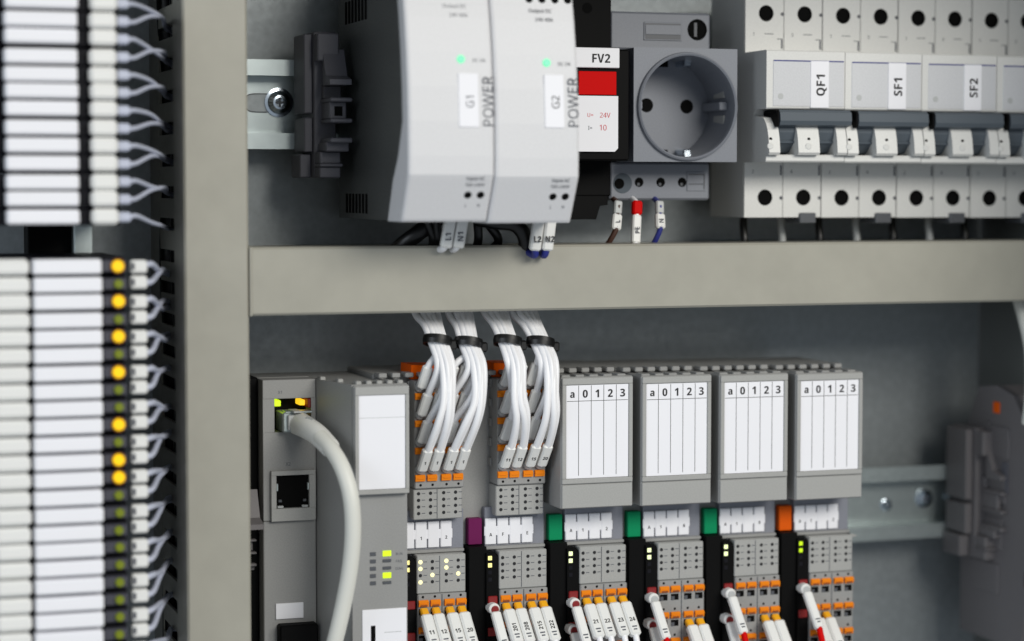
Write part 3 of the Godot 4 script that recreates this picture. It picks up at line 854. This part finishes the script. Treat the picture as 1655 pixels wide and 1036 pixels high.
func io_modules() -> void:
	for q in [["wine", 1.0, 0.95, 0.6, 1.2], ["green", 0.95, 1.0, 0.75, 1.3], ["tab_orange", 0.75, 0.9, 0.05, 1.15]]:
		glow(q[0] + "_led", Color(q[1], q[2], q[3]), q[4])
	var looks := ["first grey display module, next to the white wire bundles, green tab", "second grey display module, green tab and three tagged wires below", "third grey display module, green tab, beside the orange-tabbed one", "grey display module with orange tab, last of the row"]
	var marks := [["A", "1", "", "2"], ["A", "1", "", "8"], ["A", "1", "", "8"], ["A", "1", "", "2"]]
	var full := [[0, 1, 2, 3], [12, 13], [12, 13], [10, 11]]
	for i in 4:
		var o := thing("display_module", looks[i], "control module", V(24.3 + 40.3 * i, -0.45 * i, 0), "grey display modules on the lower rail")
		module_base(o, M.tab_orange if i == 3 else M.green, marks[i], {}, full[i])
		# raised hood with its label window
		var hood := obj("hood", S().box(V(0, -89.2, 30), V(36.2, -27.2, 74.4), 0.5), M.module, o)
		obj("hood_cover", S().box(V(0.5, -88.8, 74.3), V(35.7, -77.9, 75.1), 0.35), M.module_light, hood)
		var fr := [[0.4, -30.8, 35.8, -27.6], [0.4, -77.4, 35.8, -75.0], [0.4, -75.0, 2.4, -30.8], [33.8, -75.0, 35.8, -30.8]]
		for f in fr:
			obj("label_frame", S().box(V(f[0], f[1], 74.3), V(f[2], f[3], 75.4), 0.3), M.module_light, hood)
		var lab := obj("label", S().box(V(2.5, -74.9, 74.2), V(33.7, -31.0, 74.8), 0.1), M.paper, hood)
		for k in 4:
			obj("printed_line", S().box(V(8.55 + k * 6.3, -73.6, 74.7), V(8.8 + k * 6.3, -31.2, 74.86), 0.02), M.ink, lab)
		obj("printed_line", S().box(V(2.8, -38.6, 74.7), V(33.4, -38.35, 74.85), 0.02), M.ink, lab)
		for k in 5:
			print_text(["a", "0", "1", "2", "3"][k], 3.6 if k else 3.4, V(5.6 + k * 6.3, -35.2, 74.86), M.ink, lab)
		for k in 5:
			obj("cooling_rib", S().box(V(1.2 + k * 7.0, -28.6, 64), V(5.6 + k * 7.0, -26.4, 72), 0.4), M.module, hood)
		if i == 3:
			obj("end_catch", S().box(V(37.2, -101, 20), V(40.4, -94.6, 50), 0.4), M.black, o)
			obj("end_catch", S().box(V(37.2, -109.6, 20), V(40.6, -105.4, 50), 0.4), M.black, o)
			obj("end_ledge", S().prism(PackedVector2Array([Vector2(38.8, -109.4), Vector2(42.6, -110.8), Vector2(38.0, -112.0)]), 2, 40, 58), M.module_light, o)
	var a := thing("input_module", "grey module with white wires on its upper plug, beside the white-labelled coupler", "control module", V(-56.4, 0, 0))
	module_base(a, M.wine, ["", "1", "", "2"], {0: 1, 1: 1, 3: 1, 12: 1, 20: 1, 21: 1, 32: 1}, [0, 1, 2, 3])
	upper_plug(a)
	var b := thing("input_module", "grey module with white wires on its upper plug, wine-red tab below", "control module", V(-16.1, 0, 0))
	module_base(b, M.wine, ["A", "F", "", "E"], {}, [0, 1, 2, 3])
	upper_plug(b)
	# tagged wires below the modules
	var tx := ["11", "12", "15", "20"]
	for c in 4:
		hanging_wire(V(-56.4 + COLS[c] + 1.0, -135.6, 63), 1.2, "white tagged wire, %s of four under the module with lit warm lamps" % ORD[c], "tagged wires under the lower plugs", tx[c], M.amber_plastic)
		hanging_wire(V(-16.1 + COLS[c] + 1.0, -135.6, 63), 1.2, "white tagged wire, %s of four under the wine-red-tabbed module" % ORD[c], "tagged wires under the lower plugs", "%d" % (201 + c * 7), M.amber_plastic)
		hanging_wire(V(24.3 + COLS[c] + 1.0, -135.6, 63), 1.2, "white tagged wire, %s of four under the first display module" % ORD[c], "tagged wires under the lower plugs", "%d" % (21 + c), M.amber_plastic)
	for q in [[64.6, 2], [64.6, 3], [104.9, 2], [104.9, 3], [145.2, 0], [145.2, 1]]:
		var i := int(round((q[0] - 24.3) / 40.3))
		hanging_wire(V(q[0] + COLS[q[1]] + 1.0, -148.6 - 0.45 * i, 63), 1.2, "white tagged wire, %s of two in the second lever row of the %s display module" % [ORD[q[1] % 2], ["", "second", "third", "orange-tabbed"][i]], "tagged wires under the lower plugs", "", M.amber_plastic)
	for i in 5:
		var x := [-16.1, 24.3, 64.6, 104.9, 145.2]
		var w := ["wine-red-tabbed module", "first display module", "second display module", "third display module", "orange-tabbed display module"]
		hanging_wire(V(x[i] + 10.6, -136.4, 62.5), 1.4, "red wire with long white sleeve on the black connector of the %s" % w[i], "red wires on the black connectors", "", M.dark_red if i < 2 else M.sleeve_grey, 17.0)
		if i in [1, 2, 3]:
			hanging_wire(V(x[i] + 9.8, -149.0, 62.5), 0.6, "lower red wire with white collar on the black connector of the %s" % w[i], "red wires on the black connectors", "", M.dark_red, 17.0)


func upper_plug(o: Node) -> void:
	var blk := obj("lamp_block", S().box(V(12.9, -93.0, 40), V(36.6, -78.6, 60.6), 0.4), M.module_light, o)
	hole_grid(blk, [15.4, 21.2, 27.6, 33.4], -80.7, 3.1, 60.6, {})
	obj("groove", S().box(V(24.2, -92.6, 60.5), V(24.55, -79.0, 60.68), 0.02), M.lamp_grey, blk)
	# upper plug: rows of levers, the openings sit above the levers here
	var p := obj("plug", S().box(V(13.2, -78.4, 25), V(37.2, -28, 62), 0.5), M.module, o)
	for r in 4:
		for c in 4:
			var x: float = COLS[c] - 0.2
			var y := -73.2 + 12.7 * r
			obj("test_hole", dot(0.62, 0.06), M.hole, p, V(x + 0.4, y - 3.4, 62))
			obj("lever", make("lever", func(): return S()), M.orange, p, V(x, y, 62))
			obj("wire_opening", make("opening", func(): return S()), M.hole, p, V(x, y + 4.2, 62))
	for k in 5:
		obj("side_bump", S().box(V(12.4, -70.0 + k * 9.4, 44), V(13.3, -66.2 + k * 9.4, 54), 0.4), M.module, p)
	obj("latch", S().prism(PackedVector2Array([Vector2(13.8, -27.8), Vector2(24, -27.8), Vector2(30.5, -25.0), Vector2(27, -21.6), Vector2(14, -21.2)]), 2, 36, 54), M.latch, p, Vector3.ZERO, "orange locking latch")


func plug_wires() -> void:
	var ends := [[-41.7, -35.8], [-28.7, -22.7], [-2.3, 3.2], [10.5, 17.2]]
	var ties := [V(-33.6, -9.2, 66), V(-18.6, -10.6, 66), V(0.6, -10.2, 66), V(16.8, -11.2, 66)]
	var ups := [V(-34.6, 2.0, 52), V(-18.3, 2.0, 52), V(-1.2, 2.0, 52), V(13.4, 2.0, 52)]
	var mods := [-56.4, -56.4, -16.1, -16.1]
	var which := ["first", "second", "third", "fourth"]
	var place := ["bundle nearest the bus coupler", "second bundle from the bus coupler", "third bundle from the bus coupler", "bundle nearest the display modules"]
	var pr := [["1", "1"], ["1", "1"], ["11", "12"], ["15", "20"]]
	for b in 4:
		for r in 4:
			for c in 2:
				var x: float = mods[b] + COLS[(b % 2) * 2 + c] - 0.2
				var y := -69.0 + 12.7 * r
				var o := thing("plug_wire", "%s white wire in the %s plug row, %s" % [["left", "right"][c], ["lowest", "second lowest", "second highest", "highest"][r], place[b]], "wire", Vector3.ZERO, "white wires in tied bundles")
				var z0 := 62.6
				var e := V(x + 0.7 + (0.5 if r == 0 else 1.6), y + 10.2, z0 + (9.0 if r == 0 else 6.0))
				obj("ferrule", S().lathe([Vector2(2.3, 0), Vector2(2.3, 1.6), Vector2(1.6, 2.4), Vector2(0, 2.4)], Vector3.ZERO, 14), M.sleeve_grey, o, V(x, y, z0 - 0.8))
				sleeve(o, e, V(x, y - 0.2, z0 + 2.2), 4.7, M.sleeve, pr[b][c] if r == 0 else "")
				var k := r * 2 + c
				var off := V([-1.55, 1.6, 0.0, 3.4, -3.4, 1.7, -1.9, 0.1][k], rng.randf_range(-0.5, 0.5), [1.9, 1.9, -0.9, 0.2, 0.4, -3.2, -1.8, -3.6][k] + 0.6)
				var tie: Vector3 = ties[b]
				var up: Vector3 = ups[b]
				var path := [V(x, y, z0 + 2), e]
				var high := V(tie.x + 1.5, -21, 72.5) + off * V(0.98, 1, 1)
				var low := V(tie.x + 0.7, -36, 76.5) + off * V(0.9, 1, 0.9)
				if r == 0:
					path.append(V(lerpf(e.x, tie.x + off.x, 0.42) + 0.8 + rng.randf_range(-0.4, 0.4), -46.5, 78.5))
				elif r == 1:
					low = V(lerpf(e.x, low.x, 0.86), -33.5, 76.0 + off.z * 0.6)
				if r < 2:
					path.append(low)
				if r < 3:
					path.append(high)
				else:
					path.append(V(tie.x + off.x + 0.8, -15.5, 69 + off.z))
				path.append(tie + off)
				path.append((tie + off).lerp(up + off * V(1.25, 1, 1), 0.55) + V(0, 0.8, 0.5))
				path.append(up + off * V(1.5, 1, 1.1) + V(rng.randf_range(-0.5, 0.5), 0, 0))
				path.append(up + off * V(1.6, 1, 1.1) + V(-0.8, 9, -7))
				obj("insulation", S().tube(path, 1.66, 9), M.wire_white, o)
				if r == 0:
					# a second strand that shares the front sleeve
					var twin := thing("plug_wire", "%s twin strand of white wire entering a lowest-row sleeve, %s" % [["left", "right"][c], place[b]], "wire", Vector3.ZERO, "white wires in tied bundles")
					var o2 := V(0.1, rng.randf_range(-0.4, 0.4), 3.3) if c == 0 else V(3.2, rng.randf_range(-0.4, 0.4), 1.8)
					var t2 := e + V(1.1, 0, -0.9)
					obj("insulation", S().tube([e.lerp(V(x, y, z0 + 2), 0.35), t2, V(lerpf(t2.x, tie.x + o2.x, 0.5) + 1.2, -44.5, 77), V(tie.x + 1.3 + o2.x * 0.9, -33, 75.5 + o2.z * 0.8), V(tie.x + 1.8 + o2.x, -20, 72.5 + o2.z), tie + o2, (tie + o2).lerp(up + o2 * V(1.25, 1, 1), 0.55) + V(0, 0.8, 0.5), up + o2 * V(1.5, 1, 1.1), up + o2 * V(1.6, 1, 1.1) + V(-0.8, 9, -7)], 1.5, 9), M.wire_white, twin)
		var t := thing("cable_tie", "black cable tie round the white wire %s" % place[b], "cable tie", ties[b], "cable ties on the white bundles")
		var band := S()
		band.t = Transform3D(Basis.from_euler(Vector3(PI / 2 - 0.25, 0, 0)) * Basis.from_euler(Vector3(0, -0.18, 0)), V(0, 0, 0.8))
		band.lathe([Vector2(5.7, -2.0), Vector2(6.6, -2.0), Vector2(6.9, 0), Vector2(6.6, 2.0), Vector2(5.7, 2.0), Vector2(5.7, -2.0)], Vector3.ZERO, 26)
		obj("band", band, M.cable_black, t)
		obj("head", S().box(V(4.6, -4.2, -0.6), V(8.6, 0.4, 4.0), 0.7), M.cable_black, t)


func frame_of(o: Node, called: String, lo: Vector2, hi: Vector2, ilo: Vector2, ihi: Vector2, z0: float, z1: float, m: Material) -> void:
	var s := S()
	s.box(V(lo.x, ihi.y, z0), V(hi.x, hi.y, z1), 0.2).box(V(lo.x, lo.y, z0), V(hi.x, ilo.y, z1), 0.2)
	s.box(V(lo.x, ilo.y, z0), V(ilo.x, ihi.y, z1), 0.1).box(V(ihi.x, ilo.y, z0), V(hi.x, ihi.y, z1), 0.1)
	obj(called, s, m, o)


func coupler() -> void:
	var o := thing("bus_coupler", "grey bus coupler with two network ports and blank white label", "control module")
	obj("side_cover", S().box(V(-114.6, -180, 2), V(-110.3, -27.0, 31), 0.5), M.black, o)
	# left tower: faces built round the two port openings
	obj("tower", S().box(V(-110.2, -180, 2), V(-84.6, -27.4, 28), 0.6), M.module, o)
	frame_of(o, "face", Vector2(-109.9, -93.2), Vector2(-84.8, -27.6), Vector2(-104.4, -52.0), Vector2(-87.0, -36.4), 27, 40, M.module)
	obj("face", S().box(V(-109.9, -180, 27), V(-84.8, -93.5, 39.6), 0.4), M.module, o)
	# the face panel above closes over port two, so the port sits in a proud frame of its own
	frame_of(o, "port_frame", Vector2(-106.6, -93.4), Vector2(-85.6, -69.8), Vector2(-104.2, -87.4), Vector2(-88.6, -72.0), 39.5, 42.4, M.module_light)
	obj("network_port", S().box(V(-104.1, -87.3, 39.6), V(-88.7, -72.1, 40.3), 0.1), M.hole, o)
	for x in [-103.6, -92.0]:
		obj("port_contact", S().box(V(x, -87.2, 40.2), V(x + 2.8, -86.2, 42.0), 0.15), M.sleeve_grey, o)
		obj("port_contact", S().box(V(x + 0.6, -84.6, 40.2), V(x + 2.2, -83.4, 41.4), 0.15), M.lamp_grey, o)
	for x in [-104.1, -89.4]:
		obj("port_spring", S().box(V(x, -79.2, 40.2), V(x + 0.8, -75.8, 42.0), 0.15), M.steel, o)
	# port one
	obj("network_port", S().box(V(-104.4, -52.0, 27.5), V(-87.0, -36.4, 29), 0.1), M.black, o)
	obj("port_lamp", S().box(V(-104.2, -40.0, 29), V(-101.2, -37.2, 39.4), 0.3), M.led_lime, o)
	obj("port_lamp", S().box(V(-92.0, -40.0, 29), V(-89.4, -37.4, 38.0), 0.3), M.led_yellow, o)
	obj("port_shade", S().box(V(-88.5, -41.0, 30), V(-87.1, -36.8, 39.6), 0.2), M.dark_red, o)
	print_text("X1", 1.4, V(-101.6, -33.4, 40.05), M.ink_grey, o, 0, false)
	print_text("X2", 1.6, V(-98.0, -67.0, 40.05), M.ink_grey, o, 0, false)
	obj("blank_label", S().box(V(-104.4, -139.6, 39.5), V(-91.2, -132.2, 40.4), 0.2), M.paper, o)
	obj("service_plug", S().box(V(-103.8, -170, 39), V(-85.4, -141.6, 46), 0.8), M.black, o)
	# right tower with slanting flank and label hood
	var b := PackedVector2Array([Vector2(-84.6, 2), Vector2(-84.6, 41), Vector2(-76.8, 76), Vector2(-50.9, 76), Vector2(-50.9, 2)])
	obj("housing", S().prism(b, 1, -180, -27.6), M.module, o)
	obj("hood", S().box(V(-76.6, -77.7, 75), V(-50.8, -27.9, 79), 0.5), M.module, o)
	frame_of(o, "label_frame", Vector2(-76.2, -77.3), Vector2(-51.0, -28.3), Vector2(-74.6, -75.2), Vector2(-52.6, -32.2), 78.9, 80.2, M.module_light)
	var l := obj("blank_label", S().box(V(-74.5, -75.1, 78.8), V(-52.7, -32.3, 79.6), 0.1), M.paper, o)
	obj("label_fold", S().box(V(-74.4, -42.6, 79.5), V(-52.8, -42.4, 79.64), 0.02), M.sleeve_grey, l)
	for k in 7:
		obj("cooling_rib", S().box(V(-84.0 + k * 4.9, -28.0, 40 + minf(k, 2) * 14.0), V(-81.4 + k * 4.9, -26.2, 46 + minf(k, 2) * 14.0), 0.4), M.module_light, o)
	for k in 5:
		var y := -105.2 - k * 3.35
		obj("status_lamp", S().box(V(-68.6, y - 0.9, 75.9), V(-65.8, y + 0.9, 76.25), 0.1), M.lamp_grey, o)
		var lit := k == 0 or k == 3
		obj("status_lamp", S().box(V(-62.6, y - (1.3 if lit else 0.7), 75.9), V(-58.6, y + (1.3 if lit else 0.7), 76.4), 0.15), M.led_lime if lit else M.lamp_grey, o)
		if k < 3:
			print_text(["RUN", "FAIL", "DIAG"][k], 1.2, V(-54.8, y - 0.5, 76.04), M.ink_grey, o, 0, false)
	var w := obj("blank_label", S().box(V(-72.4, -175, 75.8), V(-51.4, -130.6, 76.5), 0.2), M.paper, o)
	obj("slit", S().box(V(-68.4, -160, 76.3), V(-66.2, -138.0, 76.62), 0.1), M.hole, w)
	obj("printed_line", S().box(V(-62.0, -141.6, 76.3), V(-54.0, -141.3, 76.53), 0.02), M.sleeve_grey, w)


func ethernet() -> void:
	var o := thing("network_cable", "white network cable with booted plug arching down from the upper port", "cable")
	obj("plug", S().box(V(-101.6, -51.6, 30), V(-90.4, -42.4, 45.5), 0.6), M.steel, o)
	obj("plug_shield", S().box(V(-100.4, -42.9, 38), V(-87.6, -41.9, 45), 0.3), M.steel, o)
	obj("plug_body", S().box(V(-99.6, -50.6, 45), V(-90.8, -43.4, 47.5), 0.4), M.sleeve_grey, o)
	obj("latch", S().box(V(-97.6, -42.3, 38), V(-93.4, -41.5, 50), 0.3), M.sleeve_grey, o)
	var boot := S()
	boot.tube([V(-94.0, -47.7, 44), V(-92.2, -48.9, 54), V(-89.7, -51.2, 65), V(-87.0, -55.8, 77)], 5.6, 14, 4.5)
	obj("boot", boot, M.boot, o)
	for k in 3:
		obj("boot_rib", S().tube([V(-92.6 + k * 1.9, -44.6 - k * 2.4, 55 + k * 6.0), V(-90.6 + k * 2.0, -45.6 - k * 2.6, 59 + k * 6.0)], 1.3, 8), M.sleeve_grey, o)
	obj("jacket", S().tube([V(-90.0, -51.4, 70), V(-87.0, -56.4, 80), V(-84.0, -64.5, 88), V(-81.6, -76, 92), V(-80.6, -90, 92), V(-81.2, -106, 90), V(-83.4, -123, 87), V(-86.8, -141, 84), V(-92, -165, 78)], 3.7, 16), M.cable, o)


func rail_bottom() -> void:
	var o := thing("mounting_rail", "lower mounting rail running behind the row of grey modules", "rail")
	rail(o, -124.6, -86.0, -124, 300, -6, 5, M.steel)
	for x in [237.0, 259.5, 275.0]:
		screw(V(x, -105.0 if x > 250 else -107.6, -4.5), 4.0 if x > 250 and x < 270 else 2.6, o)
	var e := thing("end_bracket", "grey end bracket on the lower rail beside the bus coupler", "bracket", V(-121.0, -104, 6.5))
	bracket_shape(1.0, 0.62, e, M.terminal_grey)


func terminal_block() -> void:
	var e := thing("end_bracket", "blurred grey end bracket on the lower rail facing the orange-tabbed module", "bracket", V(269.0, -98, 6.5))
	bracket_shape(1.0, 1.0, e, M.terminal_grey)
	var o := thing("terminal_block", "large grey terminal block with orange levers at the picture edge", "terminal block", V(277, 0, 0))
	obj("body", S().prism(PackedVector2Array([Vector2(5, -175), Vector2(66, -175), Vector2(70, -150), Vector2(70, -74), Vector2(66, -56), Vector2(56, -45), Vector2(40, -41), Vector2(22, -43), Vector2(12, -60), Vector2(5, -86)]), 0, 0, 24), M.terminal_grey, o)
	obj("panel_rib", S().box(V(-0.6, -88, 30), V(0.2, -60, 34), 0.2), M.terminal_grey, o)
	for k in 4:
		obj("panel_rib", S().box(V(-0.8, -150 + k * 24, 18 + k * 4), V(0.3, -134 + k * 24, 44 + k * 3), 0.6), M.terminal_grey, o)
	obj("panel_rib", S().box(V(-0.7, -96, 46), V(0.3, -80, 52), 0.2), M.bracket, o)
	for q in [[V(-0.8, -55.5, 37), V(1.2, -49.5, 43)], [V(3, -64, 66), V(8, -52, 72)], [V(2, -150, 66), V(9, -142, 74)], [V(0, -142, 68), V(8, -133, 73)]]:
		obj("lever", S().box(q[0], q[1], 0.5), M.latch, o)
	var w := thing("terminal_wire", "white wire rising from the grey terminal block at the picture edge", "wire")
	obj("core", S().tube([V(278.5, -58, 68), V(277.6, -40, 72), V(277.6, -18, 70), V(279, 6, 56)], 3.6, 10), M.cable, w)


func relays() -> void:
	# upper stack: twelve slim terminals with blank white markers and plugs
	var o := thing("relay_rail", "upright mounting rail behind the stacks of slim terminals", "rail")
	obj("profile", S().box(V(-215, -230, 30), V(-195.5, 230, 33), 0.3), M.black, o)
	obj("edge", S().box(V(-195.4, -230, 31), V(-187.0, 230, 40), 0.4), M.steel, o)
	for s in [-205.0]:
		obj("standoff", S().box(V(s - 6, -230, -20), V(s + 6, 230, 29.9), 0.5), M.black, o)
	var pitch := 7.44
	for i in 13:
		var y := 138.44 - pitch * i
		var r := thing("slim_terminal", "slim dark terminal with blank white strip, %s from the top of the upper stack" % ORD[i], "terminal", V(rng.randf_range(-0.3, 0.3), y + rng.randf_range(-0.12, 0.12), rng.randf_range(-0.8, 0.8)), "slim terminals of the upper stack")
		r.rotation.z = rng.randf_range(-0.002, 0.002)
		obj("housing", make("slim_body", func(): return S().box(V(-245, -3.62, 40), V(-185, 3.62, 108), 0.4)), M.relay, r)
		obj("marker", make("slim_marker", func(): return S().box(V(-232.4, -3.0, 107), V(-202.8, 3.0, 115), 0.8)), M.paper, r)
		obj("wire_plug", make("slim_plug", func(): return S().box(V(-197.6, -3.35, 100), V(-186.2, 3.35, 113), 1.4)), M.sleeve, r)
		wire_left(i, y, -186.0, "upper", 109.0)
	var on := [0, 2, 4, 6, 9, 11, 12]
	for i in 23:
		var y := 28.6 - pitch * i
		var x := -0.04 * i
		var lit := on.has(i)
		var r := thing("slim_relay", "slim dark relay with %s lamp, %s from the top of the lower stack" % ["glowing amber" if lit else "dull green", ORD[i]], "relay", V(x + rng.randf_range(-0.25, 0.25), y + rng.randf_range(-0.12, 0.12), rng.randf_range(-0.8, 0.8)), "slim relays of the lower stack")
		obj("housing", make("relay_body", func(): return S().box(V(-250, -3.62, 40), V(-182.6, 3.62, 106), 0.4)), M.relay, r)
		obj("marker", make("relay_marker", func(): return S().box(V(-222.0, -3.05, 105), V(-193.8, 3.05, 115), 0.7)), M.paper, r)
		obj("end_plug", make("relay_end", func(): return S().box(V(-238, -3.3, 104), V(-223.4, 3.3, 114), 1.4)), M.sleeve, r)
		obj("lamp_seat", make("lamp_seat", func(): return S().box(V(-192.8, -2.4, 105), V(-183.0, 2.4, 110.6), 0.4)), M.relay_grey, r)
		obj("lamp", dot(2.5 if lit else 1.9, 1.6), M.led_amber if lit else M.led_off, r, V(-186.6, 0, 110.8))
		if lit:
			obj("lamp_ring", make("lamp_ring", func(): return S().lathe([Vector2(2.6, -0.2), Vector2(2.6, 0.7), Vector2(3.1, 0.7), Vector2(3.2, -0.2)], Vector3.ZERO, 18)), M.led_ring, r, V(-186.6, 0, 110.7))
		wire_left(i, y, -182.0 + x, "lower", 106.0)


func wire_left(i: int, y: float, x: float, stack: String, z: float) -> void:
	var pair := int(i / 2)
	var up := 1.0 if i % 2 == 0 else -1.0
	var n := "terminal" if stack == "upper" else "relay"
	var o := thing("control_wire", "thin white wire on the %s %s of the %s stack" % [ORD[i], n, stack], "wire", Vector3.ZERO, "thin white wires of the %s stack" % stack)
	var mid := y - up * 3.72
	var tip := mid - 1.5 + rng.randf_range(-1.6, 1.6) + (2.0 if stack == "upper" else 0.0)
	if stack == "upper":
		obj("ferrule", S().box(V(x, y - 2.2, z - 6), V(x + 5.6, y + 2.0, z), 0.9), M.wire_lilac, o)
		x += 5.0
	else:
		obj("ferrule", make("tag_left", func(): return S().box(V(0, -2.9, -5.5), V(7.2, 2.6, 0), 0.8)), M.sleeve, o, V(x + 1.2, y + up * -0.4, z + 1.0))
		obj("printed_mark", make("mark_left", func(): return S().box(V(0.5, -1.4, -0.1), V(1.9, 1.4, 0.06), 0.02)), M.ink_grey, o, V(x + 1.2, y + up * -0.4, z + 1.0))
		x += 7.6
	var path := [V(x, y - 0.2, z - 3), V(x + 4.0, y + (0.8 if up > 0 else 1.0) * 0.3, z - 8), V(lerpf(x, -158.5, 0.6), lerpf(y, tip, 0.62) + 0.8 + rng.randf_range(-0.7, 0.7), z - 28), V(-157.6 + rng.randf_range(-1.8, 0.6), tip + rng.randf_range(-0.9, 0.9), z - 52), V(-151.5, tip - 1.5 + rng.randf_range(-0.8, 0.8), 30), V(-144, tip - 4, 22)]
	obj("insulation", S().tube(path, 1.05 if stack == "upper" else 1.35, 7), M.wire_lilac, o)
